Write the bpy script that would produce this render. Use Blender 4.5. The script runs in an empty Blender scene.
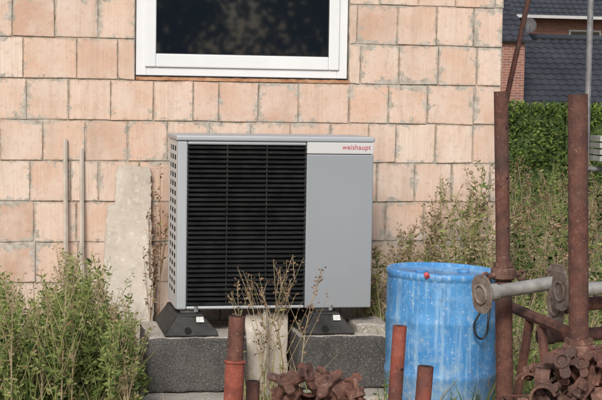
import bpy, math, random
from mathutils import Vector, Matrix, noise
random.seed(7)
scn=bpy.context.scene
COL=scn.collection
rad=math.radians
# ------------------------------------------------------------ camera
yaw=rad(11); D=8.6
cam=bpy.data.cameras.new("camera"); camo=bpy.data.objects.new("camera",cam); COL.objects.link(camo)
M=Matrix.Rotation(-yaw,4,'Z')@Matrix.Rotation(rad(90-4.1),4,'X')@Matrix.Rotation(rad(0.9),4,'Z')
M.translation=Vector((-D*math.sin(yaw),-D*math.cos(yaw),1.67))
camo.matrix_world=M
cam.sensor_width=36; cam.lens=86.1; cam.clip_end=2000; cam.clip_start=0.05
scn.camera=camo
# ------------------------------------------------------------ world / light
w=bpy.data.worlds.new("World"); scn.world=w; w.use_nodes=True
nt=w.node_tree; bg=nt.nodes["Background"]
sky=nt.nodes.new("ShaderNodeTexSky"); sky.sky_type='NISHITA'; sky.sun_disc=False
SE,SR=rad(36),rad(200)
sky.sun_elevation=SE; sky.sun_rotation=SR
sky.air_density=1.0; sky.dust_density=3.5
nt.links.new(sky.outputs[0],bg.inputs[0]); bg.inputs[1].default_value=0.135
sl=bpy.data.lights.new("sun",'SUN'); sl.energy=3.0; sl.angle=rad(16); sl.color=(1,0.97,0.93)
so=bpy.data.objects.new("sun",sl); COL.objects.link(so)
sd=Vector((math.sin(SR)*math.cos(SE),math.cos(SR)*math.cos(SE),math.sin(SE)))
so.rotation_euler=sd.to_track_quat('Z','Y').to_euler(); so.location=sd*20
scn.view_settings.view_transform='Standard'; scn.view_settings.look='None'; scn.view_settings.exposure=0
# ------------------------------------------------------------ material helpers
class NT:
    def __init__(s,name):
        s.m=bpy.data.materials.new(name); s.m.use_nodes=True; s.t=s.m.node_tree
        s.b=s.t.nodes["Principled BSDF"]; s.out=s.t.nodes["Material Output"]
    def n(s,typ,**kw):
        x=s.t.nodes.new(typ)
        for k,v in kw.items(): setattr(x,k,v)
        return x
    def l(s,a,b): s.t.links.new(a,b)
    def coord(s,scale=(1,1,1)):
        tc=s.n("ShaderNodeTexCoord"); mp=s.n("ShaderNodeMapping"); mp.inputs['Scale'].default_value=scale
        s.l(tc.outputs['Object'],mp.inputs[0]); return mp.outputs[0]
    def noise(s,scale,detail=4,vec=None,rough=0.6):
        x=s.n("ShaderNodeTexNoise"); x.inputs['Scale'].default_value=scale; x.inputs['Detail'].default_value=min(detail,4)
        x.inputs['Roughness'].default_value=rough
        s.l(vec if vec is not None else s.coord(),x.inputs['Vector']); return x.outputs['Fac']
    def ramp(s,fac,stops):
        x=s.n("ShaderNodeValToRGB"); e=x.color_ramp.elements
        while len(e)<len(stops): e.new(0.5)
        for i,(p,c) in enumerate(stops):
            e[i].position=p; e[i].color=(c[0],c[1],c[2],1) if not isinstance(c,(int,float)) else (c,c,c,1)
        s.l(fac,x.inputs[0]); return x.outputs[0]
    def mix(s,fac,a,b,mode='MIX'):
        x=s.n("ShaderNodeMix"); x.data_type='RGBA'; x.blend_type=mode
        for v,i in ((fac,0),(a,6),(b,7)):
            if isinstance(v,(int,float)): x.inputs[i].default_value=v if i==0 else (v,v,v,1)
            elif isinstance(v,tuple): x.inputs[i].default_value=(v[0],v[1],v[2],1)
            else: s.l(v,x.inputs[i])
        return x.outputs[2]
    def math(s,op,a,b=0.0,c=0.0):
        x=s.n("ShaderNodeMath"); x.operation=op
        for i,v in enumerate((a,b,c)):
            if isinstance(v,(int,float)): x.inputs[i].default_value=v
            else: s.l(v,x.inputs[i])
        return x.outputs[0]
    def bump(s,h,strength=0.3,dist=0.01):
        x=s.n("ShaderNodeBump"); x.inputs['Strength'].default_value=strength; x.inputs['Distance'].default_value=dist
        s.l(h,x.inputs['Height']); s.l(x.outputs[0],s.b.inputs['Normal'])
    def col(s,c):
        if isinstance(c,tuple): s.b.inputs['Base Color'].default_value=(c[0],c[1],c[2],1)
        else: s.l(c,s.b.inputs['Base Color'])
    def rough(s,r):
        if isinstance(r,(int,float)): s.b.inputs['Roughness'].default_value=r
        else: s.l(r,s.b.inputs['Roughness'])
def mat_noise(name,c1,c2,scale=8,rough=0.8,bump=0.2,bscale=60,metal=0.0,p=(0.35,0.65),dist=0.004,spec=None):
    a=NT(name); f=a.noise(scale,4)
    a.col(a.ramp(f,[(p[0],c1),(p[1],c2)])); a.rough(rough); a.b.inputs['Metallic'].default_value=metal
    if spec is not None: a.b.inputs['Specular IOR Level'].default_value=spec
    if bump: a.bump(a.noise(bscale,3),bump,dist)
    return a.m
# clay block: R = per-block random, G/B = position across / up the block face
def make_brick():
    a=NT("clay_block")
    at=a.n("ShaderNodeAttribute"); at.attribute_name="rnd"
    sep=a.n("ShaderNodeSeparateColor"); a.l(at.outputs['Color'],sep.inputs[0])
    base=a.ramp(sep.outputs[0],[(0.0,(0.46,0.30,0.225)),(0.2,(0.55,0.39,0.305)),(0.45,(0.61,0.465,0.375)),(0.65,(0.54,0.42,0.35)),(0.85,(0.59,0.405,0.305)),(1.0,(0.63,0.53,0.45))])
    st=a.noise(1.0,2,a.coord((200,200,3)))
    base=a.mix(a.ramp(st,[(0.35,0.0),(0.7,0.50)]),base,(0.43,0.285,0.21))
    big=a.noise(4.5,4)
    base=a.mix(a.ramp(big,[(0.40,0.0),(0.66,0.6)]),base,(0.60,0.53,0.47))
    # damp vertical run marks and blotches
    run=a.noise(1.0,4,a.coord((7,7,1.3)),0.7)
    base=a.mix(a.ramp(run,[(0.50,0.0),(0.72,0.55)]),base,(0.38,0.29,0.225))
    sp=a.noise(28,4,None,0.7)
    base=a.mix(a.ramp(sp,[(0.53,0.0),(0.72,0.5)]),base,(0.38,0.26,0.19))
    u,vv=sep.outputs[1],sep.outputs[2]
    eu=a.math('MINIMUM',u,a.math('SUBTRACT',1.0,u)); ev=a.math('MINIMUM',vv,a.math('SUBTRACT',1.0,vv))
    ed=a.math('MINIMUM',eu,ev)
    n1=a.noise(2.0,4,a.coord((1,1,1.6)),0.7)
    n2=a.noise(15,4,None,0.75)
    v=a.math('MULTIPLY',a.math('SUBTRACT',n1,0.525),4.8)
    v=a.math('ADD',v,a.math('MULTIPLY',a.math('SUBTRACT',0.075,ed),4.2))
    v=a.math('ADD',v,a.math('MULTIPLY',a.math('SUBTRACT',n2,0.5),3.4))
    msk=a.ramp(v,[(0.10,0.0),(0.30,0.9)])
    mort=a.ramp(a.noise(26,3),[(0.35,(0.27,0.245,0.205)),(0.65,(0.44,0.415,0.37))])
    ch=a.math('ADD',a.math('MULTIPLY',a.math('SUBTRACT',0.020,ed),14.0),a.math('MULTIPLY',a.math('SUBTRACT',sp,0.50),2.6))
    base=a.mix(a.ramp(ch,[(0.0,0.0),(0.3,0.5)]),base,(0.33,0.24,0.17))
    base=a.mix(msk,base,mort)
    tc=a.n("ShaderNodeTexCoord"); sx=a.n("ShaderNodeSeparateXYZ"); a.l(tc.outputs['Object'],sx.inputs[0])
    low=a.math('ADD',a.math('MULTIPLY',a.math('SUBTRACT',0.50,sx.outputs[2]),0.9),a.math('MULTIPLY',a.math('SUBTRACT',n1,0.5),1.2))
    base=a.mix(a.ramp(low,[(0.0,0.0),(0.6,0.4)]),base,(0.38,0.32,0.25))
    a.col(base); a.rough(0.92); a.b.inputs['Specular IOR Level'].default_value=0.15
    a.bump(a.math('ADD',a.math('MULTIPLY',st,0.5),sp),0.6,0.004)
    return a.m
BR=make_brick()
MORT=mat_noise("mortar",(0.16,0.13,0.10),(0.43,0.38,0.32),13,0.95,0.5,50,dist=0.008)
PVC=mat_noise("white_pvc",(0.60,0.62,0.64),(0.66,0.67,0.68),3,0.3,0)
GASK=mat_noise("black_gasket",(0.015,0.015,0.017),(0.03,0.03,0.03),20,0.5,0)
def make_glass():
    a=NT("window_glass"); a.col((0.006,0.009,0.014)); a.rough(0.03); a.b.inputs['Specular IOR Level'].default_value=0.75
    a.bump(a.noise(1.2,2),0.03,0.02)
    return a.m
GLASS=make_glass()
FOAM=mat_noise("sill_foam",(0.30,0.14,0.07),(0.46,0.27,0.16),14,0.9,0.6,60,dist=0.01)
def make_case(name,c):
    a=NT(name); f=a.noise(2.5,4,a.coord((1,1,0.6)))
    c2=tuple(x*0.92 for x in c)
    b=a.ramp(f,[(0.3,c2),(0.7,c)])
    sp=a.noise(90,2); b=a.mix(a.ramp(sp,[(0.68,0.0),(0.76,0.25)]),b,(0.25,0.22,0.18))
    tc=a.n("ShaderNodeTexCoord"); sx=a.n("ShaderNodeSeparateXYZ"); a.l(tc.outputs['Object'],sx.inputs[0])
    d=a.math('ADD',a.math('MULTIPLY',a.math('SUBTRACT',0.68,sx.outputs[2]),1.2),a.math('MULTIPLY',a.math('SUBTRACT',a.noise(12,4),0.5),1.6))
    b=a.mix(a.ramp(d,[(0.0,0.0),(0.8,0.35)]),b,(0.33,0.29,0.23))
    a.col(b); a.rough(0.42); a.b.inputs['Metallic'].default_value=0.1
    return a.m
CASE=make_case("powder_coated_grey",(0.265,0.29,0.315))
CASEL=make_case("powder_coated_light",(0.54,0.545,0.55))
CASEM=make_case("powder_coated_mid",(0.36,0.385,0.41))
BLK=mat_noise("black_plastic",(0.012,0.013,0.014),(0.026,0.027,0.028),12,0.38,0)
DARK=mat_noise("dark_void",(0.004,0.004,0.005),(0.008,0.008,0.008),5,0.9,0)
RED=mat_noise("red_lettering",(0.36,0.02,0.03),(0.42,0.03,0.04),5,0.5,0)
RUB=mat_noise("rubber",(0.010,0.010,0.010),(0.034,0.032,0.030),14,0.75,0.4,70,dist=0.005)
LAB=mat_noise("label_paper",(0.4,0.4,0.38),(0.6,0.6,0.58),60,0.6,0)
def make_conc(name,c1,c2,pit,pits=95,bs=0.9,spk=0.7,bd=0.006):
    a=NT(name); f=a.noise(5,4); b=a.ramp(f,[(0.3,c1),(0.7,c2)])
    g=a.n("ShaderNodeTexVoronoi"); g.inputs['Scale'].default_value=pits; a.l(a.coord(),g.inputs['Vector'])
    b=a.mix(a.ramp(g.outputs['Distance'],[(0.15,pit),(0.45,0.0)]),b,tuple(x*0.25 for x in c1))
    sp=a.noise(pits*0.9,3,None,0.75); b=a.mix(a.ramp(sp,[(0.55,0.0),(0.66,spk)]),b,tuple(min(1,x*2.0) for x in c2))
    a.col(b); a.rough(0.95)
    a.bump(sp,bs,bd); return a.m
CONC=make_conc("aggregate_concrete",(0.055,0.052,0.049),(0.11,0.104,0.097),0.75,105,1.0,0.8,0.010)
CONCL=make_conc("pale_mortar_cap",(0.25,0.23,0.20),(0.38,0.355,0.31),0.3,70,0.7)
SLAB=make_conc("slab_concrete",(0.24,0.22,0.19),(0.37,0.345,0.30),0.3,70,0.6)
PLAS=make_conc("weathered_plasterboard",(0.40,0.355,0.30),(0.56,0.51,0.45),0.12,30,0.35,0.2,0.004)
def make_rust(name,ca,cb,cc,sc=14):
    a=NT(name); f=a.noise(sc,4,None,0.75)
    b=a.ramp(f,[(0.3,ca),(0.5,cb),(0.7,cc)])
    g=a.noise(4,3); b=a.mix(a.ramp(g,[(0.45,0.0),(0.72,0.75)]),b,(0.045,0.032,0.028))
    sp=a.noise(80,3); b=a.mix(a.ramp(sp,[(0.6,0.0),(0.72,0.5)]),b,(0.26,0.19,0.15))
    a.col(b); a.rough(0.85); a.bump(sp,0.6,0.004); return a.m
RUST=make_rust("rust_brown",(0.045,0.020,0.016),(0.10,0.038,0.027),(0.16,0.070,0.048))
RUSTR=make_rust("rust_red_paint",(0.11,0.030,0.021),(0.23,0.056,0.036),(0.30,0.10,0.066),9)
RUSTC=make_rust("rust_castings",(0.055,0.027,0.02),(0.13,0.058,0.040),(0.25,0.145,0.105),20)
GALV=mat_noise("galvanised_pipe",(0.24,0.23,0.21),(0.42,0.41,0.38),12,0.55,0.3,60,0.35)
GALVD=mat_noise("galvanised_dull",(0.16,0.16,0.165),(0.28,0.28,0.285),9,0.6,0.2,60,0.3)
WOOD=mat_noise("weathered_batten",(0.34,0.30,0.25),(0.48,0.43,0.37),8,0.9,0.3,40)
def make_drum():
    a=NT("blue_plastic")
    f=a.noise(3,4); b=a.ramp(f,[(0.3,(0.04,0.19,0.44)),(0.7,(0.075,0.27,0.55))])
    sc=a.noise(1.0,4,a.coord((30,30,1.2)),0.75)
    b=a.mix(a.ramp(sc,[(0.51,0.0),(0.68,0.65)]),b,(0.33,0.50,0.64))
    s2=a.noise(4.0,4,None,0.85); b=a.mix(a.ramp(s2,[(0.49,0.0),(0.62,0.6)]),b,(0.24,0.41,0.58))
    dk=a.noise(5.5,4,a.coord((1,1,0.5)),0.8); b=a.mix(a.ramp(dk,[(0.54,0.0),(0.68,0.65)]),b,(0.035,0.12,0.26))
    tc=a.n("ShaderNodeTexCoord"); sx=a.n("ShaderNodeSeparateXYZ"); a.l(tc.outputs['Object'],sx.inputs[0])
    dd=a.math('ADD',a.math('MULTIPLY',a.math('SUBTRACT',0.42,sx.outputs[2]),1.6),a.math('MULTIPLY',a.math('SUBTRACT',s2,0.5),2.5))
    b=a.mix(a.ramp(dd,[(0.0,0.0),(0.8,0.5)]),b,(0.25,0.26,0.24))
    s3=a.noise(60,4,None,0.7); b=a.mix(a.ramp(s3,[(0.60,0.0),(0.66,0.65)]),b,(0.48,0.52,0.54))
    a.col(b); a.rough(0.5); return a.m
DRUM=make_drum()
def leafmat(name,c1,c2,sc=9,tr=0.3):
    a=NT(name); f=a.noise(sc,1); c=a.ramp(f,[(0.35,c1),(0.65,c2)])
    d=a.n("ShaderNodeBsdfDiffuse"); a.l(c,d.inputs[0]); a.t.nodes.remove(a.b)
    if tr<=0: a.l(d.outputs[0],a.out.inputs[0]); return a.m
    t=a.n("ShaderNodeBsdfTranslucent"); a.l(c,t.inputs[0])
    mx=a.n("ShaderNodeMixShader"); mx.inputs[0].default_value=tr
    a.l(d.outputs[0],mx.inputs[1]); a.l(t.outputs[0],mx.inputs[2]); a.l(mx.outputs[0],a.out.inputs[0]); return a.m
G1=leafmat("leaf_green",(0.09,0.14,0.04),(0.165,0.225,0.075))
G2=leafmat("leaf_yellow_green",(0.20,0.25,0.08),(0.31,0.335,0.13))
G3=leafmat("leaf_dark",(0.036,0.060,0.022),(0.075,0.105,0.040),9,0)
DRY=leafmat("dry_straw",(0.29,0.23,0.14),(0.44,0.36,0.235))
DRB=leafmat("dry_brown",(0.12,0.072,0.042),(0.25,0.16,0.10),9,0)
HG=leafmat("hedge_leaf",(0.11,0.165,0.035),(0.21,0.27,0.07),1.5,0.2)
PINK=leafmat("reddish_weed",(0.26,0.15,0.10),(0.40,0.27,0.20),9,0)
# ------------------------------------------------------------ geometry helpers
def empty(name,loc=(0,0,0)):
    o=bpy.data.objects.new(name,None); COL.objects.link(o); o.location=loc; o.empty_display_size=0.1
    bpy.context.view_layer.update(); return o
def obj(name,V,F,mats,parent=None,smooth=False,mi=None,bevel=0):
    me=bpy.data.meshes.new(name); me.from_pydata([tuple(v) for v in V],[],F)
    for m in (mats if isinstance(mats,(list,tuple)) else [mats]): me.materials.append(m)
    if mi: me.polygons.foreach_set("material_index",mi)
    if smooth: me.polygons.foreach_set("use_smooth",[True]*len(F))
    me.update()
    o=bpy.data.objects.new(name,me); COL.objects.link(o)
    if parent is not None: o.parent=parent; o.matrix_parent_inverse=Matrix.Translation(-parent.location)
    if bevel:
        b=o.modifiers.new("b",'BEVEL'); b.width=bevel; b.segments=2; b.limit_method='ANGLE'
    return o
BF=[(0,3,2,1),(4,5,6,7),(0,1,5,4),(1,2,6,5),(2,3,7,6),(3,0,4,7)]
def boxv(x0,x1,y0,y1,z0,z1): return [(x0,y0,z0),(x1,y0,z0),(x1,y1,z0),(x0,y1,z0),(x0,y0,z1),(x1,y0,z1),(x1,y1,z1),(x0,y1,z1)]
def box(name,x0,x1,y0,y1,z0,z1,mat,parent=None,bevel=0): return obj(name,boxv(x0,x1,y0,y1,z0,z1),BF,mat,parent,bevel=bevel)
class MB:
    def __init__(s): s.V=[];s.F=[];s.M=[]
    def add(s,V,F,m=0):
        o=len(s.V); s.V+= [tuple(v) for v in V]; s.F+=[tuple(i+o for i in f) for f in F]; s.M+=[m]*len(F)
    def box(s,*a,m=0): s.add(boxv(*a),BF,m)
    def tube(s,pts,rs,n=12,m=0,cap=True):
        pts=[Vector(p) for p in pts]
        if isinstance(rs,(int,float)): rs=[rs]*len(pts)
        V=[];F=[]
        t0=(pts[-1]-pts[0]).normalized()
        ref=Vector((0,0,1)) if abs(t0.z)<0.9 else Vector((1,0,0))
        for i,p in enumerate(pts):
            t=(pts[min(i+1,len(pts)-1)]-pts[max(i-1,0)])
            t=t.normalized() if t.length>1e-9 else t0
            a=t.cross(ref).normalized(); b=t.cross(a)
            for k in range(n):
                an=2*math.pi*k/n; V.append(p+(a*math.cos(an)+b*math.sin(an))*rs[i])
        for i in range(len(pts)-1):
            for k in range(n):
                k2=(k+1)%n; F.append((i*n+k,i*n+k2,(i+1)*n+k2,(i+1)*n+k))
        if cap:
            F.append(tuple(range(n))); F.append(tuple(range((len(pts)-1)*n+n-1,(len(pts)-1)*n-1,-1)))
        s.add(V,F,m)
    def torus(s,c,ax,R,r,n=18,k=8,m=0,flat=1.0):
        c=Vector(c); ax=Vector(ax).normalized()
        ref=Vector((0,0,1)) if abs(ax.z)<0.9 else Vector((1,0,0))
        a=ax.cross(ref).normalized(); b=ax.cross(a); V=[];F=[]
        for i in range(n):
            t=2*math.pi*i/n; d=a*math.cos(t)+b*math.sin(t)
            for j in range(k):
                q=2*math.pi*j/k; V.append(c+d*(R+r*math.cos(q))+ax*r*math.sin(q)*flat)
        for i in range(n):
            for j in range(k):
                F.append((i*k+j,((i+1)%n)*k+j,((i+1)%n)*k+(j+1)%k,i*k+(j+1)%k))
        s.add(V,F,m)
    def plate(s,c,ax,upv,pts,th,m=0):
        c=Vector(c); ax=Vector(ax).normalized(); sd=ax.cross(Vector(upv)).normalized(); u=sd.cross(ax); n=len(pts)
        V=[c-ax*th/2+sd*p[0]+u*p[1] for p in pts]+[c+ax*th/2+sd*p[0]+u*p[1] for p in pts]
        s.add(V,[tuple(range(n-1,-1,-1)),tuple(range(n,2*n))]+[(k,(k+1)%n,(k+1)%n+n,k+n) for k in range(n)],m)
    def make(s,name,mats,parent=None,smooth=False,bevel=0,auto=False):
        o=obj(name,s.V,s.F,mats,parent,smooth,s.M,bevel)
        if auto:
            bpy.context.view_layer.objects.active=o; o.select_set(True)
            bpy.ops.object.shade_auto_smooth(angle=rad(40)); o.select_set(False)
        return o
def U(a,b): return random.uniform(a,b)
# ------------------------------------------------------------ ground
def gh(x,y):
    h=0.03*noise.noise(Vector((x*0.8,y*0.8,0)))
    if -1.2<x<0.7 and -1.3<y<0.2: h=min(h,0.0)
    if y>14: h-=min((y-14)*0.06,1.1)
    return h
V=[];F=[]
def axis(lo,hi,inner_lo,inner_hi,step):
    a=[]; x=inner_lo
    while x<=inner_hi: a.append(x); x+=step
    g=step*1.6; x=inner_hi
    while x<hi: x+=g; g*=1.5; a.append(min(x,hi))
    g=step*1.6; x=inner_lo
    while x>lo: x-=g; g*=1.5; a.insert(0,max(x,lo))
    return a
xs=axis(-900,900,-5,9,0.25); ys=axis(-900,900,-7,16,0.25)
for y in ys:
    for x in xs: V.append((x,y,gh(x,y)-0.01))
nx=len(xs)
for j in range(len(ys)-1):
    for i in range(nx-1): F.append((j*nx+i,j*nx+i+1,(j+1)*nx+i+1,(j+1)*nx+i))
a=NT("soil_and_grass"); f1=a.noise(0.7,4); f2=a.noise(18,4)
c=a.ramp(f1,[(0.4,(0.22,0.17,0.115)),(0.6,(0.13,0.135,0.065))])
c=a.mix(a.ramp(f2,[(0.45,0.0),(0.7,0.6)]),c,(0.32,0.27,0.20)); a.col(c); a.rough(0.95); a.bump(f2,0.8,0.03)
obj("ground",V,F,a.m,smooth=True)
# ------------------------------------------------------------ brick house
house=empty("brick_house")
WX0,WX1,WZ0,WZ1=-0.996,0.278,1.75,3.05
XR=1.235; XL=-6.0; YB=7.0; TOP=3.38; TH=0.30
mb=MB(); e=0.0022
mb.box(XL,WX0,e,TH,-0.2,TOP); mb.box(WX1,XR-e,e,TH,-0.2,TOP)
mb.box(WX0,WX1,e,TH,-0.2,WZ0); mb.box(WX0,WX1,e,TH,WZ1,TOP)
mb.box(XR-TH,XR-e,TH,YB,-0.2,TOP); mb.box(XL,XL+TH,TH,YB,-0.2,TOP); mb.box(XL,XR-e,YB,YB+TH,-0.2,TOP)
mb.make("wall_core",MORT,house)
box("ceiling_slab",XL-0.05,XR+0.05,-0.05,YB+TH+0.05,TOP+0.003,TOP+0.22,SLAB,house)
P=0.2365; Z0=0.095-P*2
V=[];F=[];R=[]
def brick(x0,x1,z0,z1,face='F'):
    g=0.0034; j=lambda s=0.0026: U(-s,s)
    yo=U(-0.004,0.0015); o=len(V); r=random.random()
    tl=U(-0.002,0.002)
    if face=='F':
        q=[(x0+g+j(),yo,z0+g+j()+tl),(x1-g+j(),yo+j(0.0015),z0+g+j()-tl),(x1-g+j(),yo+j(0.0015),z1-g+j()-tl),(x0+g+j(),yo,z1-g+j()+tl)]
        b=[(p[0],0.02,p[2]) for p in q]
    else:
        q=[(XR-yo,x0+g+j(),z0+g+j()),(XR-yo,x1-g+j(),z0+g+j()),(XR-yo,x1-g+j(),z1-g+j()),(XR-yo,x0+g+j(),z1-g+j())]
        b=[(XR-0.02,p[1],p[2]) for p in q]
    cx=[sum(p[i] for p in q)/4 for i in range(3)]
    ch=0.0025
    def inn(p):
        d=[(ch if cx[i]>p[i] else -ch) for i in range(3)]
        if face=='F': return (p[0]+d[0],p[1]-0.003,p[2]+d[2])
        return (p[0]+0.003,p[1]+d[1],p[2]+d[2])
    f=[inn(p) for p in q]
    V.extend(b+q+f)
    for k in range(4):
        k2=(k+1)%4
        F.append((o+k,o+k2,o+4+k2,o+4+k)); F.append((o+4+k,o+4+k2,o+8+k2,o+8+k))
    F.append((o+8,o+9,o+10,o+11)); R.extend([r]*9)
starts={8:-1.613,7:-1.507,6:-1.63,5:-1.56,4:-1.69,3:-1.50,2:-1.60}
for n in range(-1,16):
    z0=Z0+P*n; z1=z0+P
    if z1>TOP+0.01: z1=TOP
    if z1-z0<0.05: break
    x=starts.get(n-1,-1.6+0.06*((n*37)%5-2))
    W=0.2425
    x-=W*math.ceil((x-XL)/W)
    edges=[XL]
    x+=W
    while x<XR-0.05:
        if x>XL+0.05: edges.append(x+U(-0.008,0.008))
        wv=W; rr=random.random()
        if rr<0.13: wv=W*U(0.5,0.75)
        elif rr<0.20: wv=W*1.25
        x+=wv
    edges.append(XR)
    for i in range(len(edges)-1):
        a0,b0=edges[i],edges[i+1]
        segs=[(a0,b0)]
        if z1>WZ0+0.01 and z0<WZ1-0.01:
            segs=[]
            if a0<WX0: segs.append((a0,min(b0,WX0)))
            if b0>WX1: segs.append((max(a0,WX1),b0))
        for s in segs:
            if s[1]-s[0]>0.03: brick(s[0],s[1],z0,z1)
    y=0.12*(n%2)
    ed=[0.0]+([y] if y>0.05 else [])
    y+=W
    while y<YB+TH-0.05: ed.append(y); y+=W
    ed.append(YB+TH)
    for i in range(len(ed)-1): brick(ed[i],ed[i+1],z0,z1,'R')
bo=obj("clay_blocks",V,F,BR,house)
ca=bo.data.color_attributes.new("rnd",'FLOAT_COLOR','CORNER')
cu4={0:(0,0),1:(1,0),2:(1,1),3:(0,1)}
vals=[]
for p,r in zip(bo.data.polygons,R):
    for vi in p.vertices:
        uu,ww=cu4[(vi%12)%4]; vals+=[r,uu,ww,1.0]
ca.data.foreach_set("color",vals)
# window
yf=0.015
mb=MB()
X0,X1,Zb,Zt=WX0+0.006,WX1-0.006,1.778,WZ1-0.01
def ring(mb,x0,x1,z0,z1,w,y0,y1,wb=None):
    wb=wb or w
    mb.box(x0,x0+w,y0,y1,z0,z1); mb.box(x1-w,x1,y0,y1,z0,z1)
    mb.box(x0+w,x1-w,y0,y1,z0,z0+wb); mb.box(x0+w,x1-w,y0,y1,z1-w,z1)
ring(mb,X0,X1,Zb,Zt,0.062,yf,yf+0.07)
mb.make("window_outer_frame",PVC,house,bevel=0.004)
mb=MB(); ring(mb,X0+0.052,X1-0.052,Zb+0.052,Zt-0.052,0.064,yf-0.014,yf+0.05,0.078)
mb.make("window_sash",PVC,house,bevel=0.006)
mb=MB(); ring(mb,X0+0.112,X1-0.112,Zb+0.126,Zt-0.112,0.008,yf-0.006,yf+0.03)
mb.make("window_gasket",GASK,house)
box("window_glass",X0+0.118,X1-0.118,yf+0.006,yf+0.03,Zb+0.132,Zt-0.118,GLASS,house)
V=[];F=[];N=60
for i in range(N+1):
    x=WX0+0.004+(WX1-WX0)*i/N; a1=0.004*noise.noise(Vector((x*20,1,0))); a2=0.004*noise.noise(Vector((x*24,5,0)))
    V+=[(x,0.08,1.7535),(x,-0.006+a1,1.7535+min(0,a2)),(x,-0.007+a1,1.7715+a2),(x,0.08,1.7765)]
for i in range(N):
    for k in range(3): F.append((i*4+k,(i+1)*4+k,(i+1)*4+k+1,i*4+k+1))
obj("window_sill_strip",V,F,FOAM,house)
mb=MB(); mb.box(X0,X1,yf-0.004,yf+0.004,1.7772,1.783)
mb.make("window_drip_seal",GASK,house)
# ------------------------------------------------------------ heat pump
hp=empty("heat_pump",(-0.28,-0.52,0.51))
px0,px1,py0,py1,pz0,pz1=-0.822,0.257,-0.75,-0.27,0.513,1.425
GX0,GX1,GZ0,GZ1=-0.768,-0.118,0.53,1.405
t=0.02
mb=MB()
mb.box(px0,GX0,py0,py0+0.05,pz0,pz1)
mb.box(GX0,GX1,py0+0.001,py0+0.05,pz0,GZ0)
mb.box(GX0,GX1,py0+0.001,py0+0.05,GZ1,pz1)
mb.make("front_frame",CASEM,hp,bevel=0.008)
box("service_panel",GX1+0.002,px1,py0-0.002,py0+0.05,pz0,1.358,CASE,hp,bevel=0.006)
box("name_band",GX1+0.002,px1,py0-0.004,py0+0.05,1.361,pz1,CASEL,hp,bevel=0.004)
box("right_side_panel",px1-t,px1-0.001,py0+0.052,py1,pz0,pz1,CASE,hp)
box("back_panel",px0+0.01,px1-t,py1-t,py1,pz0,pz1,CASE,hp)
box("base_tray",px0+0.005,px1-0.005,py0+0.055,py1-t-0.002,pz0+0.002,pz0+0.03,CASE,hp)
mb=MB(); ya,yb=py0+0.052,py1-t-0.002
cols=[(ya+0.03,ya+0.125),(ya+0.15,ya+0.245),(ya+0.27,ya+0.365)]
ylist=[ya]+[v for c in cols for v in c]+[yb]
for i in range(0,len(ylist),2): mb.box(px0,px0+0.002,ylist[i],ylist[i+1],pz0,pz1)
rows=17; zz0,zz1=pz0+0.05,pz1-0.03; hrow=(zz1-zz0)/rows
for c in cols:
    mb.box(px0,px0+0.002,c[0],c[1],pz0,zz0); mb.box(px0,px0+0.002,c[0],c[1],zz1,pz1)
    for r in range(rows):
        mb.box(px0,px0+0.002,c[0],c[1],zz0+hrow*r,zz0+hrow*(r+0.42))
mb.make("side_vent_panel",CASEL,hp)
box("side_void",px0+0.012,px0+0.014,ya,yb,pz0+0.03,pz1-0.002,DARK,hp)
V=boxv(px0-0.008,px1+0.006,py0-0.010,py1+0.005,pz1+0.001,pz1+0.030)
obj("lid",V,BF,CASEM,hp,bevel=0.008)
mb=MB(); n=34; dz=(GZ1-GZ0)/n
for i in range(n):
    z=GZ0+dz*(i+0.5)
    V=[(GX0,py0+0.006,z-0.0075),(GX1,py0+0.006,z-0.0075),(GX1,py0+0.03,z+0.005),(GX0,py0+0.03,z+0.005),
       (GX0,py0+0.004,z-0.0035),(GX1,py0+0.004,z-0.0035),(GX1,py0+0.03,z+0.009),(GX0,py0+0.03,z+0.009)]
    mb.add(V,BF)
for x in (GX0+0.004,GX0+0.2167,GX0+0.4333,GX1-0.004):
    mb.box(x-0.003,x+0.003,py0+0.012,py0+0.034,GZ0,GZ1)
mb.make("grille_louvres",BLK,hp)
mb=MB(); mb.box(GX0,GX1,py0+0.10,py0+0.104,GZ0,GZ1); mb.make("grille_back",DARK,hp)
mb=MB(); cx=(GX0+GX1)/2; cz=(GZ0+GZ1)/2
mb.tube([(cx,py0+0.06,cz),(cx,py0+0.09,cz)],0.07,20)
for k in range(3):
    an=k*2*math.pi/3+0.4
    ca_,sa=math.cos(an),math.sin(an)
    V=[(cx+ca_*0.06-sa*-0.03,py0+0.065,cz+sa*0.06+ca_*-0.03),(cx+ca_*0.29-sa*-0.11,py0+0.06,cz+sa*0.29+ca_*-0.11),
       (cx+ca_*0.29-sa*0.11,py0+0.095,cz+sa*0.29+ca_*0.11),(cx+ca_*0.06-sa*0.04,py0+0.09,cz+sa*0.06+ca_*0.04)]
    mb.add(V,[(0,1,2,3)])
mb.make("fan",DARK,hp)
cu=bpy.data.curves.new("lettering",'FONT'); cu.body="weishaupt"; cu.size=0.0385; cu.extrude=0.0004; cu.align_x='RIGHT'; cu.space_character=1.03
cu.materials.append(RED)
to=bpy.data.objects.new("lettering",cu); COL.objects.link(to)
to.location=(px1-0.018-hp.location.x,py0-0.0052-hp.location.y,1.386-hp.location.z); to.rotation_euler=(rad(90),0,0); to.parent=hp
mb=MB()
for sx in (-0.745,0.0):
    mb.box(sx-0.05,sx+0.05,py0+0.03,py1+0.02,0.494,0.5115)
    mb.tube([(sx+0.03,py0+0.0,0.50),(sx+0.03,py0+0.0,0.53)],0.012,6)
mb.make("mounting_rails",GALVD,hp)
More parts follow.
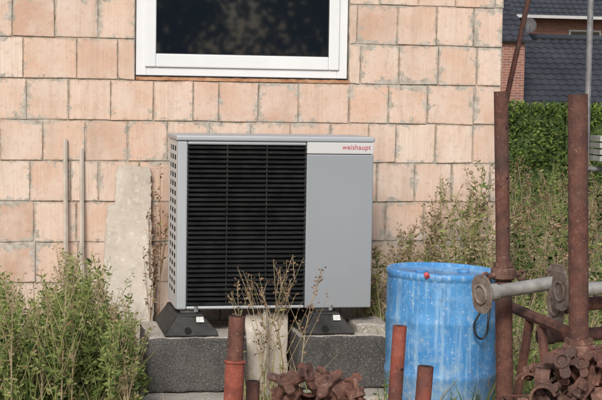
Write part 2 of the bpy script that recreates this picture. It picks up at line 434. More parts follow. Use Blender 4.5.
for i,sx in enumerate((-0.748,0.003)):
    f=empty("rubber_mounting_foot",(sx,-0.58,0.385))
    prof=[(-0.145,0.381),(0.145,0.381),(0.140,0.405),(0.075,0.478),(0.07,0.493),(-0.08,0.493),(-0.085,0.478),(-0.140,0.405)]
    y0,y1=-0.845,-0.30; m=len(prof)
    V=[(sx+p[0],y0+(0.045 if p[1]>0.45 else 0),p[1]) for p in prof]+[(sx+p[0],y1,p[1]) for p in prof]
    Fc=[tuple(range(m))]+[tuple(range(2*m-1,m-1,-1))]+[(k,k+m,(k+1)%m+m,(k+1)%m) for k in range(m)]
    obj("rubber_body",V,Fc,RUB,f,bevel=0.008)
    obj("label",[(sx+0.028,y0+0.026,0.455),(sx+0.07,y0+0.024,0.455),(sx+0.066,y0+0.039,0.482),(sx+0.028,y0+0.040,0.482)],[(0,1,2,3)],LAB,f)
    mbx=MB(); mbx.tube([(sx-0.02,y0-0.001,0.412),(sx-0.02,y0+0.02,0.412)],0.018,16)
    mbx.make("drain_holes",DARK,f)
def rough_block(name,x0,x1,y0,y1,z0,z1,mat,seg=14,amp=0.006,seed=0,capmat=None):
    import bmesh
    bm=bmesh.new(); bmesh.ops.create_cube(bm,size=1)
    bmesh.ops.subdivide_edges(bm,edges=bm.edges[:],cuts=seg,use_grid_fill=True)
    for v in bm.verts:
        q=Vector((x0+(v.co.x+0.5)*(x1-x0),y0+(v.co.y+0.5)*(y1-y0),z0+(v.co.z+0.5)*(z1-z0)))
        edge=sum(abs(abs(c)-0.5)<1e-4 for c in v.co)
        nv=noise.noise_vector((q+Vector((seed,0,0)))*14)
        q+=nv*amp*(1.0 if edge<2 else 1.3)
        if edge>=2:
            c=Vector(((x0+x1)/2,(y0+y1)/2,(z0+z1)/2)); d=(c-q); q+=d.normalized()*0.006*(1+noise.noise(q*22)*1.5)
        v.co=q
    bm.normal_update()
    for f in bm.faces:
        f.smooth=True
        f.material_index=1 if (capmat and f.normal.z>0.7 and f.calc_center_median().z>z1-0.02) else 0
    me=bpy.data.meshes.new(name); bm.to_mesh(me); bm.free(); me.materials.append(mat)
    if capmat: me.materials.append(capmat)
    o=bpy.data.objects.new(name,me); COL.objects.link(o)
    bpy.context.view_layer.objects.active=o; o.select_set(True); bpy.ops.object.shade_auto_smooth(angle=rad(45)); o.select_set(False)
    return o
rough_block("concrete_block",-0.982,-0.450,-0.865,-0.26,0.083,0.378,CONC,22,0.006,1,CONCL)
rough_block("concrete_block",-0.168,0.376,-0.865,-0.26,0.083,0.378,CONC,22,0.006,5,CONCL)
rough_block("mortar_wedge",0.17,0.365,-0.80,-0.5,0.365,0.425,CONCL,6,0.012,3)
rough_block("concrete_slab",-1.06,0.45,-1.08,-0.14,-0.05,0.080,SLAB,20,0.006,8)
rough_block("added_pale_panel",-0.425,-0.19,-0.66,-0.61,0.085,0.47,PLAS,12,0.010,12)  # pale panel added to brighten the shaded gap between the blocks
# ------------------------------------------------------------ things leaning on the wall
pr=[(-1.17,0.03),(-1.17,0.72),(-1.155,1.02),(-1.11,1.03),(-1.105,1.20),(-1.09,1.255),(-0.905,1.25),(-0.90,0.9),(-0.885,0.5),(-0.89,0.03)]
fine=[]
for i in range(len(pr)):
    p,q=Vector(pr[i]),Vector(pr[(i+1)%len(pr)]); k=max(1,int((q-p).length/0.02))
    for s in range(k):
        r=p.lerp(q,s/k); fine.append(r+Vector((U(-0.005,0.005),U(-0.005,0.005))))
m=len(fine); lean=lambda z,o: -0.015-(1.27-z)*0.06-o
V=[(p.x,lean(p.y,0.04),p.y) for p in fine]+[(p.x,lean(p.y,0.0),p.y) for p in fine]
Fc=[tuple(range(m-1,-1,-1)),tuple(range(m,2*m))]+[(k,(k+1)%m,(k+1)%m+m,k+m) for k in range(m)]
obj("render_board",V,Fc,PLAS)
mb=MB(); mb.tube([(-1.40,-0.14,0.02),(-1.392,-0.08,0.7),(-1.396,-0.02,1.405)],0.014,6); mb.make("wooden_batten",WOOD)
mb=MB(); mb.tube([(-1.29,-0.13,0.02),(-1.30,-0.07,0.7),(-1.302,-0.02,1.35)],0.014,6); mb.make("wooden_batten",WOOD)
mb=MB(); mb.tube([(-0.33,-0.78,0.085),(-0.325,-0.70,0.50)],0.014,4); mb.make("wooden_batten",WOOD)
# ------------------------------------------------------------ blue drum
dr=empty("plastic_drum",(0.497,-1.3,0))
prof=[(0.0,0.0),(0.262,0.0),(0.280,0.02),(0.283,0.10),(0.286,0.24),(0.292,0.255),(0.292,0.275),(0.286,0.29),(0.2865,0.34),(0.2865,0.40),(0.287,0.46),(0.287,0.52),(0.291,0.535),(0.291,0.55),(0.286,0.57),(0.286,0.62),(0.286,0.67),(0.286,0.72),(0.283,0.748),
      (0.283,0.755),(0.289,0.762),(0.289,0.785),(0.281,0.795),(0.268,0.794),(0.262,0.778),(0.0,0.775)]
N=80; V=[];F=[]
for (r,z) in prof:
    for k in range(N):
        an=2*math.pi*k/N; rr=r*(1+0.006*math.sin(3*an+z*4))+0.005*noise.noise(Vector((math.cos(an)*3,math.sin(an)*3,z*5)))
        if 0.05<z<0.74 and r>0.2:
            dn=noise.noise(Vector((math.cos(an)*2.2+4,math.sin(an)*2.2,z*6+2))); rr-=0.022*max(0,dn-0.15)
        V.append((0.497+rr*math.cos(an),-1.3+rr*math.sin(an),z-0.006*math.cos(an)))
for i in range(len(prof)-1):
    for k in range(N): F.append((i*N+k,i*N+(k+1)%N,(i+1)*N+(k+1)%N,(i+1)*N+k))
o=obj("drum_body",V,F,DRUM,dr,smooth=True)
mb=MB(); mb.tube([(0.38,-1.32,0.772),(0.38,-1.32,0.790)],0.032,18); mb.tube([(0.62,-1.28,0.772),(0.62,-1.28,0.787)],0.032,18); mb.make("bungs",DRUM,dr)
mb=MB(); mb.tube([(0.342,-1.545,0.797),(0.345,-1.562,0.785)],0.013,10); mb.make("red_seal_cap",mat_noise("red_cap",(0.45,0.06,0.07),(0.55,0.10,0.10),8,0.5,0),dr)
cab0=[(0.66,-1.58,0.80),(0.655,-1.63,0.74),(0.63,-1.62,0.66),(0.60,-1.615,0.60),(0.578,-1.61,0.55),(0.588,-1.61,0.50),(0.62,-1.60,0.475),(0.648,-1.60,0.505),(0.655,-1.6,0.58),(0.68,-1.56,0.70)]
cab=[]
for i in range(len(cab0)-1):
    p0,p1,p2,p3=[Vector(cab0[min(max(i+k,0),len(cab0)-1)]) for k in (-1,0,1,2)]
    for s in range(5):
        t_=s/5; cab.append(0.5*((2*p1)+(p2-p0)*t_+(2*p0-5*p1+4*p2-p3)*t_**2+(3*p1-p0-3*p2+p3)*t_**3))
mb=MB(); mb.tube(cab,0.006,6); mb.make("black_cable",BLK,smooth=True)
# ------------------------------------------------------------ scaffold props & pipes
def lug_nut(mb,c,R=0.055,m=0,rot=0.0,ears=2):
    c=Vector(c)
    mb.tube([c+Vector((0,0,-0.028)),c+Vector((0,0,-0.02)),c+Vector((0,0,0.02)),c+Vector((0,0,0.028))],[R*0.8,R,R,R*0.85],14,m)
    for k in range(ears):
        an=rot+k*2*math.pi/ears; d=Vector((math.cos(an),math.sin(an),0)); s=Vector((-d.y,d.x,0))
        mb.tube([c+d*R*0.7,c+d*(R+0.035)+Vector((0,0,-0.012))],[0.016,0.011],8,m)
        mb.torus(c+d*(R+0.05)+Vector((0,0,-0.014)),s,0.020,0.008,12,6,m)
def prop(name,x0,y0,xt,yt,zt,r,collar=None,mat=RUST,sleeve=None,matl=None,holes=False):
    e=empty(name,(x0,y0,0)); b=Vector((x0,y0,-0.03)); tp=Vector((xt,yt,zt)); at=lambda z:b.lerp(tp,(z+0.03)/(zt+0.03))
    d=(tp-b).normalized()
    mb=MB()
    mb.tube([b,tp-d*0.02,tp,tp,tp-d*0.03],[r,r,r,r*0.85,r*0.85],20,0,cap=False)
    mb.tube([tp-d*0.034,tp-d*0.03],r*0.9,16)
    if sleeve: mb.tube([b,at(sleeve)],r*1.20,20,1); mb.torus(at(sleeve-0.006),tp-b,r*1.20,0.005,20,6,1)
    mb.make("tube",[mat,matl or mat],e,auto=True)
    if collar:
        m2=MB(); lug_nut(m2,at(collar),r*1.75,0,0.4)
        m2.tube([at(collar+0.03),at(collar+0.05)],r*1.45,6)
        m2.make("cast_collar",RUSTC,e,auto=True)
    if holes:
        m3=MB(); z=zt-0.16; dd=Vector((0.45,-0.9,0))
        while z>(sleeve or 0.2)+0.05:
            p=at(z); m3.tube([p+dd*(r-0.004),p+dd*(r+0.0006)],0.0055,10); z-=0.22
        m3.make("pin_holes",DARK,e)
    m4=MB(); m4.box(x0-0.07,x0+0.07,y0-0.07,y0+0.07,-0.012,0.0); m4.make("base_plate",mat,e)
    return e
prop("steel_prop",0.487,-2.4,0.418,-2.4,1.707,0.0315,0.905,RUST,sleeve=0.87,holes=True)
prop("steel_prop",0.515,-3.2,0.454,-3.2,1.697,0.0385,0.70,RUST,sleeve=0.66)
prop("steel_prop",-0.90,-3.3,-0.872,-3.3,0.869,0.030,None,RUST,sleeve=0.71,matl=RUSTR)
prop("steel_prop",-0.30,-3.3,-0.259,-3.3,0.826,0.026,None,RUSTR,matl=RUSTR,holes=True)
prop("steel_prop",-0.20,-3.3,-0.156,-3.3,0.672,0.030,None,RUSTR)
prop("steel_prop",-0.80,-3.15,-0.785,-3.15,0.60,0.026,None,RUST)
def sq(R1,R2,k=3.0,n=20):
    o=[]
    for i in range(n):
        an=2*math.pi*i/n; c_,s_=math.cos(an),math.sin(an); q=(abs(c_)**k+abs(s_)**k)**(-1/k); o.append((c_*q*R1,s_*q*R2))
    return o
def flange(mb,c,ax,m,R=0.082):
    c=Vector(c); ax=Vector(ax).normalized(); up=Vector((0,0,1)); s=ax.cross(up).normalized(); u=s.cross(ax)
    mb.plate(c+ax*0.005,ax,up,sq(R*0.8,R),0.01,m)
    mb.torus(c+ax*0.012,ax,0.040,0.006,16,6,m)
    for a2,b2 in ((1,1),(-1,1),(1,-1),(-1,-1)):
        p=c+s*a2*R*0.52+u*b2*R*0.62; mb.tube([p-ax*0.004,p+ax*0.012],0.008,8,m)
def lying(name,p0,p1,r,mat,f0=True,f1=True,fm=RUST):
    p0=Vector(p0);p1=Vector(p1); e=empty(name,p0); mb=MB(); mb.tube([p0,p1],r,20)
    d=(p1-p0).normalized()
    mb.tube([p0+d*0.03,p0+d*0.07],r*1.25,20)
    mb.make("tube",mat,e,auto=True)
    m2=MB()
    if f0: flange(m2,p0,-d,0)
    if f1: flange(m2,p1,d,0)
    if m2.V: m2.make("end_plates",fm,e,auto=True)
    return e
RG=make_rust("rusty_galvanised",(0.10,0.065,0.05),(0.19,0.145,0.12),(0.29,0.26,0.23),18)
lying("scaffold_tube",(0.285,-2.62,0.845),(0.66,-2.50,0.876),0.030,GALV,fm=RG)
lying("scaffold_tube",(0.60,-2.72,0.868),(2.3,-2.45,0.93),0.029,GALV,fm=RG)
lying("scaffold_tube",(0.62,-2.62,0.79),(2.3,-2.35,0.84),0.030,RUST,fm=RG)
lying("scaffold_tube",(0.62,-2.40,0.62),(2.4,-2.3,0.66),0.030,RUST,f0=False)
st=empty("steel_trestle",(0.9,-2.55,0)); mb=MB()
for x in (0.56,1.95):
    mb.tube([(x,-2.85,0.0),(x,-2.60,0.70)],0.022,8); mb.tube([(x,-2.20,0.0),(x,-2.45,0.70)],0.022,8)
    mb.tube([(x,-2.9,0.725 if x<1 else 0.77),(x,-2.15,0.725 if x<1 else 0.77)],0.026,8)
mb.make("trestle_legs",RUST,st)
def coupler(mb,c,s=1.0,m=0):
    c=Vector(c); ax=Vector((U(-1,1),U(-1,0.3),U(-0.5,0.5))).normalized()
    ref=Vector((U(-1,1),U(-1,1),U(-1,1))).normalized(); sd=ax.cross(ref).normalized(); up=sd.cross(ax)
    V=[];F=[]; n=14; R0,R1,hw=0.030*s,0.038*s,0.024*s
    for i in range(n+1):
        an=rad(-30+240*i/n); d=sd*math.cos(an)+up*math.sin(an)
        V+=[c+d*R0-ax*hw,c+d*R1-ax*hw,c+d*R1+ax*hw,c+d*R0+ax*hw]
    for i in range(n):
        for k in range(4): F.append((i*4+k,(i+1)*4+k,(i+1)*4+(k+1)%4,i*4+(k+1)%4))
    F+= [(0,1,2,3),(n*4+3,n*4+2,n*4+1,n*4)]
    mb.add(V,F,m)
    mb.plate(c+sd*0.045*s,up,ax,sq(0.022*s,0.016*s,4,12),0.010*s,m)
    mb.tube([c+sd*0.05*s-up*0.05*s,c+sd*0.05*s+up*0.04*s],0.0075*s,8,m)
    mb.tube([c+sd*0.05*s+up*0.018*s,c+sd*0.05*s+up*0.036*s],0.0155*s,6,m)
    mb.tube([c-sd*0.043*s-ax*0.022*s,c-sd*0.043*s+ax*0.022*s],0.011*s,8,m)
def plate_head(mb,c,rot,m=0,R=0.075,tilt=0.3):
    c=Vector(c); ax=Vector((math.cos(rot)*math.sin(tilt),math.sin(rot)*math.sin(tilt),math.cos(tilt)))
    mb.tube([c-ax*0.12,c],[0.017,0.017],10,m)
    u=ax.cross(Vector((0.3,0.2,1))).normalized()
    mb.torus(c,ax,R*0.42,R*0.16,18,6,m,flat=1.2)
    s2=u.cross(ax)
    for k in range(3):
        an=k*2*math.pi/3; d=u*math.cos(an)+s2*math.sin(an)
        mb.plate(c+d*R*0.72,ax,d,[(-0.3*R,-0.25*R),(0.3*R,-0.25*R),(0.34*R,0.2*R),(0.15*R,0.42*R),(-0.15*R,0.42*R),(-0.34*R,0.2*R)],0.009,m)
random.seed(21)
def pile(name,cx,cy,ztop,wx,wy,n,nh):
    e=empty(name,(cx,cy,0)); mb=MB()
    for i in range(n):
        x=cx+U(-wx,wx); y=cy+U(-wy,wy); d=abs(x-cx)/wx
        z=ztop-0.05-0.10*d*d-U(0,0.22)
        coupler(mb,(x,y,z),U(1.1,1.5),random.choice((0,0,0,1)))
    for i in range(nh):
        x=cx+wx*(-0.8+1.6*(i+0.5)/nh)+U(-.02,.02); y=cy-wy*0.5+U(-.05,.05); d=abs(x-cx)/wx
        plate_head(mb,(x,y,ztop-0.06*d-U(0,0.03)),U(3.6,5.8),random.choice((0,1)),U(0.05,0.065),U(0.5,1.2))
    o=mb.make("castings",[RUSTC,RUST],e,auto=True)
    cr=MB(); x0,x1,y0,y1=cx-wx-0.04,cx+wx+0.04,cy-wy-0.05,cy+wy+0.05; zt=ztop-0.22
    for (x,y) in ((x0,y0),(x1,y0),(x1,y1),(x0,y1)): cr.tube([(x,y,0),(x,y,zt)],0.015,8)
    k=int(zt/0.07)
    for i in range(k+1):
        z=zt*i/k
        for p,q in (((x0,y0),(x1,y0)),((x1,y0),(x1,y1)),((x1,y1),(x0,y1)),((x0,y1),(x0,y0))): cr.tube([(p[0],p[1],z),(q[0],q[1],z)],0.004,5)
    cr.box(x0,x1,y0,y1,0.05,zt-0.12)
    cr.make("crate",RUST,e)
pile("scaffold_coupler_pile",-0.60,-3.35,0.680,0.19,0.12,42,4)
pile("scaffold_coupler_pile",0.45,-3.38,0.745,0.22,0.15,62,5)
# ------------------------------------------------------------ vegetation
class Veg(MB):
    def leaf(s,p,d,L,wd,m,up=None):
        p=Vector(p); d=d.normalized(); r=Vector((U(-1,1),U(-1,1),U(-0.3,1))); sd=d.cross(r)
        if sd.length<1e-3: return
        sd=sd.normalized()*wd*0.5; nr=d.cross(sd).normalized()*wd*0.15
        s.add([p,p+d*L*0.45+sd+nr,p+d*L,p+d*L*0.45-sd+nr],[(0,1,2),(0,2,3)],m)
    def stem(s,pts,r0,r1,m):
        n=len(pts); s.tube(pts,[r0+(r1-r0)*i/(n-1) for i in range(n)],3,m,False)
    def weed(s,b,h,nl,ll,lw,ms,ml,br=5,spread=0.35,lean=0.15,seed=None,sn=14,ss=0.018,sw=1.0):
        b=Vector(b); ln=Vector((U(-lean,lean),U(-lean,lean),0)); cv=Vector((U(-.08,.08),U(-.08,.08),0))
        at=lambda t:b+Vector((0,0,h*t))+ln*h*t*t+cv*math.sin(t*3)*h
        s.stem([at(t/5) for t in range(6)],(0.0035+h*0.0015)*sw,0.0014*sw,ms)
        segs=[(at,1.0)]
        for k in range(br):
            t0=U(0.3,0.92); q=at(t0); an=U(0,6.28); L=h*(1.05-t0)*U(0.4,0.8)
            dv=Vector((math.cos(an)*spread,math.sin(an)*spread,1)).normalized()
            f=(lambda q,dv,L:(lambda t:q+dv*L*t+Vector((0,0,0.1*L*t*t))))(q,dv,L)
            s.stem([f(0),f(0.5),f(1)],0.002*sw,0.001*sw,ms); segs.append((f,L/h))
        tot=sum(x[1] for x in segs)
        for (f,wt) in segs:
            for k in range(max(1,int(nl*wt/tot))):
                t=U(0.1,1.0) if wt==1.0 else U(0.05,1)
                p=f(t); an=U(0,6.28); d=Vector((math.cos(an),math.sin(an),U(-0.3,0.9)))
                g=(1.15-0.6*t)
                s.leaf(p,d,ll*g*U(0.6,1.3),lw*g*U(0.7,1.2),random.choice(ml))
            if seed is not None:
                for k in range(int(sn*max(0.3,wt))):
                    p=f(U(0.55,1.0)); d=Vector((U(-1,1),U(-1,1),U(0,1)))
                    s.leaf(p+d*0.008,d,ss,ss*0.6,seed)
    def grass(s,b,n,h,m,sp=0.5,w=0.005):
        b=Vector(b)
        for k in range(n):
            an=U(0,6.28); hh=h*U(0.5,1.2); o=Vector((math.cos(an),math.sin(an),0)); q=b+o*U(0,0.04); sd=Vector((-o.y,o.x,0))*w
            if random.random()<0.5: sd=Vector((w,0,0))
            l=U(0.1,sp)
            p1=q+Vector((0,0,hh*0.55))+o*hh*l*0.3; p2=q+Vector((0,0,hh*U(0.8,1)))+o*hh*l
            s.add([q-sd,q+sd,p1+sd*0.8,p1-sd*0.8,p2],[(0,1,2,3),(3,2,4)],random.choice(m))
MV=[G1,G2,G3,DRY,DRB,PINK]
random.seed(5)
v=Veg()
def hl(x):
    pts=[(-2.6,0.75),(-1.9,0.74),(-1.66,0.70),(-1.55,0.60),(-1.40,0.80),(-1.25,0.74),(-1.12,0.70),(-1.03,0.50),(-0.97,0.26),(-0.85,0.1)]
    for i in range(len(pts)-1):
        if pts[i][0]<=x<=pts[i+1][0]:
            t=(x-pts[i][0])/(pts[i+1][0]-pts[i][0]); return pts[i][1]*(1-t)+pts[i+1][1]*t
    return 0.7 if x<-2 else 0.1
for i in range(360):
    x=U(-2.4,-1.0); y=U(-1.9,-0.45)
    xw=-1.641+(x+1.641)*8.442/(8.442+y)
    if xw<-2.2 or xw>-0.97: continue
    hh=hl(xw)*U(0.5,1.15)*(1.0+0.25*y*0.2)
    kind=random.random()
    if kind<0.80: v.weed((x,y,gh(x,y)),hh,70,0.052,0.022,1,[0,0,1,1,1,2],br=9,spread=0.48,seed=1,lean=0.1)
    elif kind<0.93: v.weed((x,y,gh(x,y)),hh*1.15,32,0.034,0.010,3,[3,1,4],br=7,spread=0.42,seed=3,lean=0.1)
    else: v.grass((x,y,gh(x,y)),12,hh*0.8,[1,3,0],0.4)
for i in range(160):
    x=U(-2.5,-1.1); y=U(-2.2,-0.3); v.grass((x,y,gh(x,y)),9,U(0.15,0.38),[0,1,1,3],0.5)
v.make("weed_patch",MV)
v=Veg()
for i in range(230):
    x=U(-1.2,2.2); y=U(-2.6,-1.15)
    v.grass((x,y,gh(x,y)),9,U(0.05,0.13) if x<0.0 else U(0.1,0.3),[0,1,3,3],0.7)
for i in range(60):
    x=U(-1.0,2.2); y=U(-2.5,-1.2); v.weed((x,y,gh(x,y)),U(0.08,0.2) if x<0.0 else U(0.15,0.36),22,0.035,0.016,0,[0,1,2],br=4)
for i in range(60):
    x=U(0.75,1.8); y=U(-2.2,-0.2); v.weed((x,y,gh(x,y)),U(0.35,0.7),36,0.045,0.018,0,[0,1,1,3],br=6,seed=3)
v.make("ground_weeds",MV)
v=Veg()
for (x,y,h,k) in [(0.50,-0.35,0.80,0),(0.58,-0.3,0.95,1),(0.68,-0.4,0.78,0),(0.76,-0.25,1.0,1),(0.84,-0.3,1.06,0),(0.90,-0.2,1.14,1),(0.98,-0.3,1.25,0),(1.03,-0.22,1.30,1),(1.08,-0.3,1.1,0),(1.17,-0.25,0.85,1),(0.42,-0.2,0.62,0),(0.80,-0.5,0.9,0),(0.97,-0.5,1.05,1),(0.62,-0.55,0.7,1),(1.06,-0.6,0.95,0),(1.14,-0.15,1.1,1),(0.35,-0.15,0.5,1),(0.94,-0.4,1.15,0),(0.88,-0.35,0.98,0),(1.0,-0.15,1.2,0),(0.72,-0.2,0.9,0),(0.54,-0.2,0.85,1),(0.45,-0.3,0.7,1),(0.65,-0.25,0.88,0)]:
    v.weed((x,y,0),h,84,0.066,0.019,3 if k else 1,[3,1,3,3] if k else [1,1,0,3],br=9,spread=0.42,lean=0.12,seed=3,sn=44,ss=0.021,sw=1.3)
for i in range(80):
    x=U(0.35,1.3); y=U(-0.9,-0.08); v.grass((x,y,0),9,U(0.3,0.8),[3,3,1,0],0.45,0.004)
v.make("tall_dry_weeds",MV)
v=Veg()
for (x,y,h) in [(-0.87,-0.12,1.25),(-0.90,-0.15,1.0),(-0.865,-0.2,0.8)]:
    v.weed((x,y,0.02),h,50,0.034,0.014,4,[4,3,4,1],br=5,spread=0.16,lean=0.02,seed=4,sn=30)
v.make("dry_dock_stalk",MV)
v=Veg()
for (x,y,h) in [(-0.52,-1.15,0.72),(-0.45,-1.2,0.78),(-0.40,-1.12,0.84),(-0.33,-1.18,0.70),(-0.25,-1.12,0.82),(-0.19,-1.15,0.78),(-0.42,-1.1,0.50),(-0.36,-1.2,0.86)]:
    v.weed((x,y,0),h,26,0.040,0.011,3,[4,3,4,1],br=6,spread=0.5,lean=0.2,seed=4,sn=16,sw=1.0)
for i in range(22):
    v.grass((U(-0.52,-0.12),U(-1.25,-1.1),0),6,U(0.2,0.45),[3,1,4],0.5,0.003)
v.make("dry_dock_stalk",MV)
# meadow beyond the corner
v=Veg()
for i in range(540):
    y=U(0.2,11.0); x=1.35+U(0,1)*(1.6+0.42*y)+0.20*y
    h=U(0.35,0.95)*(0.8 if y<3 else 1.0); k=random.random()
    if k<0.40: v.weed((x,y,gh(x,y)),h,34,0.09,0.034,1,[0,1,2,2],br=5,spread=0.5,seed=random.choice((1,3)))
    elif k<0.80: v.weed((x,y,gh(x,y)),h*1.1,26,0.07,0.022,3,[3,4,1,5],br=5,seed=random.choice((3,4,5)),ss=0.026)
    else: v.grass((x,y,gh(x,y)),18,h*0.9,[3,1,3],0.4,0.006)
for i in range(600):
    y=U(0.1,11.0); x=1.3+U(0,1)*(1.8+0.42*y)+0.18*y; v.grass((x,y,gh(x,y)),9,U(0.15,0.45),[0,1,3,3],0.6,0.008)
v.make("meadow_vegetation",MV)
# ------------------------------------------------------------ hedge
hx0,hx1,hy0,hy1,hz=3.0,10.5,11.6,12.8,1.60
v=Veg()
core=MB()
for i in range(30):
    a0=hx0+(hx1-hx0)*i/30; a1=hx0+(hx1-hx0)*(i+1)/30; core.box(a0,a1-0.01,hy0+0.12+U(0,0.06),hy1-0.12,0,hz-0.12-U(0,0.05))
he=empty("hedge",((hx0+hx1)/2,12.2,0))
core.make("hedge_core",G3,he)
for i in range(17000):
    x=U(hx0,hx1); r=random.random()
    bump=0.09*noise.noise(Vector((x*1.3,0,0)))
    if r<0.68: z=U(0.3,hz+bump); q=Vector((x,hy0+0.20*(noise.noise(Vector((x*3,z*3,1)))*0.8+0.3)+U(0,0.14),z)); d=Vector((U(-1,1),U(-1.2,0),U(-0.4,1)))
    else: q=Vector((x,U(hy0,hy1),hz+bump-abs(U(0,0.16))+0.07*noise.noise(Vector((x*6,r*4,3))))); d=Vector((U(-1,1),U(-1,1),U(0.1,1)))
    v.leaf(q,d,U(0.05,0.09),U(0.03,0.05),random.choice((0,0,1,2)))
v.make("hedge_leaves",[HG,G1,G3],he)
# ------------------------------------------------------------ scaffold poles beyond the corner
mb=MB(); sp=empty("scaffold_frame",(3.43,4,0))
mb.tube([(3.43,4,0),(3.43,4,4.5)],0.028,12); mb.tube([(4.9,4.3,0),(4.9,4.3,4.5)],0.028,12)
mb.tube([(3.43,4,3.4),(4.9,4.3,3.4)],0.024,10); mb.tube([(3.43,4,1.05),(4.9,4.3,1.05)],0.024,10)
for z in (1.05,3.4): mb.torus((3.43,4,z),(0,0,1),0.035,0.012)
mb.make("tubes",GALVD,sp,auto=True)
mb=MB()
for k in range(4): mb.box(3.50+0.0,5.0,3.85,4.15,1.13+k*0.06,1.175+k*0.06)
mb.make("stacked_boards",mat_noise("grey_board",(0.28,0.27,0.25),(0.42,0.41,0.38),5,0.8,0.2),sp)
mb=MB(); mb.tube([(1.70,2.0,0.0),(1.975,2.0,1.74),(2.13,2.0,2.5),(2.40,2.0,3.8)],0.020,10); mb.make("scaffold_brace",RUST,smooth=True)
# ------------------------------------------------------------ neighbour houses
def tile_mat():
    a=NT("anthracite_roof_tiles"); f=a.noise(0.9,4)
    a.col(a.ramp(f,[(0.3,(0.024,0.027,0.034)),(0.7,(0.045,0.049,0.059))])); a.rough(0.55); return a.m
TILE=tile_mat()
def tiled(name,x0,x1,ya,za,yb,zb,mat,parent,dx=0.30,dr=0.34):
    L=math.hypot(yb-ya,zb-za); nr=int(L/dr); nxx=int((x1-x0)/dx); V=[];F=[]
    uy,uz=(yb-ya)/L,(zb-za)/L; ny,nz=-uz*(1 if yb>ya else -1),abs(uy)
    S=5
    for r in range(nr):
        s0=L*r/nr; s1=L*(r+1)/nr+0.03
        o=len(V)
        for k in range(nxx*S+1):
            ph=k/S*2*math.pi; h=0.022*math.cos(ph)+0.022
            x=x0+(x1-x0)*k/(nxx*S)
            for s,l in ((s0,0.045),(s0,0.0),(s1,0.0)):
                hh=h+l
                if s==s0 and l==0.0: hh=0-0.01
                V.append((x,ya+uy*s+ny*hh,za+uz*s+nz*hh))
        for k in range(nxx*S):
            b=o+k*3
            F.append((b+1,b+4,b+3,b)); F.append((b,b+3,b+5,b+2))
    return obj(name,V,F,mat,parent)
def far_brick():
    a=NT("red_brick_far"); bt=a.n("ShaderNodeTexBrick"); bt.inputs['Scale'].default_value=1.0
    bt.inputs['Color1'].default_value=(0.25,0.10,0.07,1); bt.inputs['Color2'].default_value=(0.17,0.07,0.055,1); bt.inputs['Mortar'].default_value=(0.28,0.25,0.22,1)
    bt.inputs['Mortar Size'].default_value=0.008; bt.inputs['Brick Width'].default_value=0.25; bt.inputs['Row Height'].default_value=0.08
    tc=a.n("ShaderNodeTexCoord"); mp=a.n("ShaderNodeMapping"); mp.inputs['Rotation'].default_value=(rad(90),0,0)
    a.l(tc.outputs['Object'],mp.inputs[0]); a.l(mp.outputs[0],bt.inputs['Vector']); a.col(bt.outputs['Color']); a.rough(0.9); return a.m
RBR=far_brick()
h1=empty("tiled_roof_house",(16,38,-1))
box("walls",9,23,35.4,42.6,-1.4,1.45,RBR,h1)
tiled("roof_front",13.72,23.4,34.9,1.25,39.0,3.78,TILE,h1)
tiled("roof_back",8.6,23.4,43.1,1.25,39.0,3.78,TILE,h1)
box("gable_wing",10.2,13.70,34.4,42.4,-1.4,3.45,RBR,h1)
tiled("wing_roof",10.0,13.85,34.2,3.47,38.4,5.9,TILE,h1)
tiled("wing_roof_back",10.0,13.85,42.6,3.47,38.4,5.9,TILE,h1)
mb=MB(); mb.add([(13.69,34.4,3.45),(13.69,42.4,3.45),(13.69,38.4,5.8)],[(0,1,2)]); mb.add([(10.21,34.4,3.45),(10.21,42.4,3.45),(10.21,38.4,5.8)],[(0,2,1)]); mb.make("wing_gables",RBR,h1)
mb=MB(); mb.tube([(13.8,39.0,3.84),(23.4,39.0,3.84)],0.12,10); mb.make("ridge_tiles",TILE,h1,smooth=True)
mb=MB(); mb.add([(23,35.4,1.45),(23,42.6,1.45),(23,39,3.7)],[(0,1,2)]); mb.make("gable",RBR,h1)
sdh=empty("satellite_dish",(15.25,38.6,3.9))
V=[];F=[];c0=Vector((15.3,38.5,4.22)); ax=Vector((-0.25,-1,0.35)).normalized(); s=ax.cross(Vector((0,0,1))).normalized(); u=s.cross(ax)
V.append(c0-ax*0.08)
for ri in (0.5,1.0):
    for k in range(20):
        an=2*math.pi*k/20; V.append(c0-ax*0.08*(1-ri*ri)+(s*math.cos(an)*0.25+u*math.sin(an)*0.28)*ri)
for k in range(20):
    F.append((0,1+k,1+(k+1)%20)); F.append((1+k,21+k,21+(k+1)%20,1+(k+1)%20))
DISH=mat_noise("dark_dish",(0.04,0.04,0.045),(0.07,0.07,0.075),3,0.6,0)
obj("dish",V,F,DISH,sdh,smooth=True)
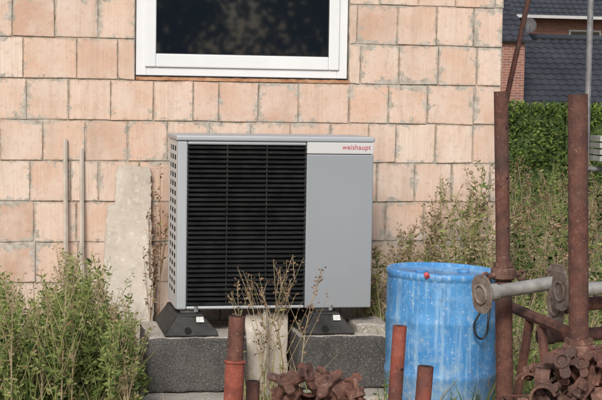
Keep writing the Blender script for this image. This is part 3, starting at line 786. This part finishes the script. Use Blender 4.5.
mb=MB(); mb.tube([(15.3,38.8,3.7),(15.3,38.65,4.35)],0.03,8); mb.tube([c0-u*0.25,c0+ax*0.35-u*0.12],0.012,6); mb.make("mast",GALVD,sdh)
h2=empty("brick_neighbour_house",(22,55,-1))
box("walls",14.0,34,52,62,-1.4,5.35,RBR,h2)
tiled("roof_front",13.6,34.4,51.2,5.25,57,9.7,TILE,h2)
tiled("roof_back",13.6,34.4,62.8,5.25,57,9.7,TILE,h2)
GUT=mat_noise("grey_gutter",(0.34,0.34,0.35),(0.42,0.42,0.43),4,0.5,0)
mb=MB(); mb.box(13.6,34.4,51.02,51.16,5.22,5.35); mb.make("gutter",GUT,h2)
mb=MB(); mg=MB()
for x in (22.0,26.0,30.0):
    ring(mb,x,x+1.5,3.7,4.8,0.08,51.93,51.99); mg.box(x+0.08,x+1.42,51.95,51.98,3.78,4.72)
mb.make("window_frames",GUT,h2); mg.make("window_panes",GLASS,h2)
# ------------------------------------------------------------ trees behind the camera (seen mirrored in the window)
random.seed(11)
def tree(x,y,h,r):
    e=empty("broadleaf_tree",(x,y,0)); mb=MB()
    mb.tube([(x,y,-0.1),(x+0.1,y,h*0.3),(x,y+0.1,h*0.65)],[0.28,0.2,0.08],8)
    for k in range(6):
        an=U(0,6.28); mb.tube([(x,y,h*U(0.25,0.45)),(x+math.cos(an)*r*0.6,y+math.sin(an)*r*0.6,h*U(0.5,0.8))],[0.1,0.03],6)
    mb.make("trunk",RUST,e); v=Veg()
    cl=[(Vector((x+U(-r,r)*0.7,y+U(-r,r)*0.7,h*U(0.15,0.88))),r*U(0.35,0.6)) for _ in range(16)]
    for c,rr in cl:
        for k in range(300):
            d=Vector((random.gauss(0,1),random.gauss(0,1),random.gauss(0,1))).normalized()
            v.leaf(c+d*rr*U(0.5,1.0),d+Vector((U(-1,1),U(-1,1),U(-1,1))),U(0.22,0.36),U(0.16,0.26),random.choice((0,0,1)))
    v.make("crown",[G3,G1],e)
for (x,y,h,r) in [(-9,-36,9,4),(-3,-33,8,3.6),(3,-37,10,4.5),(9,-34,8,4),(15,-36,9,4.4)]: tree(x,y,h,r)
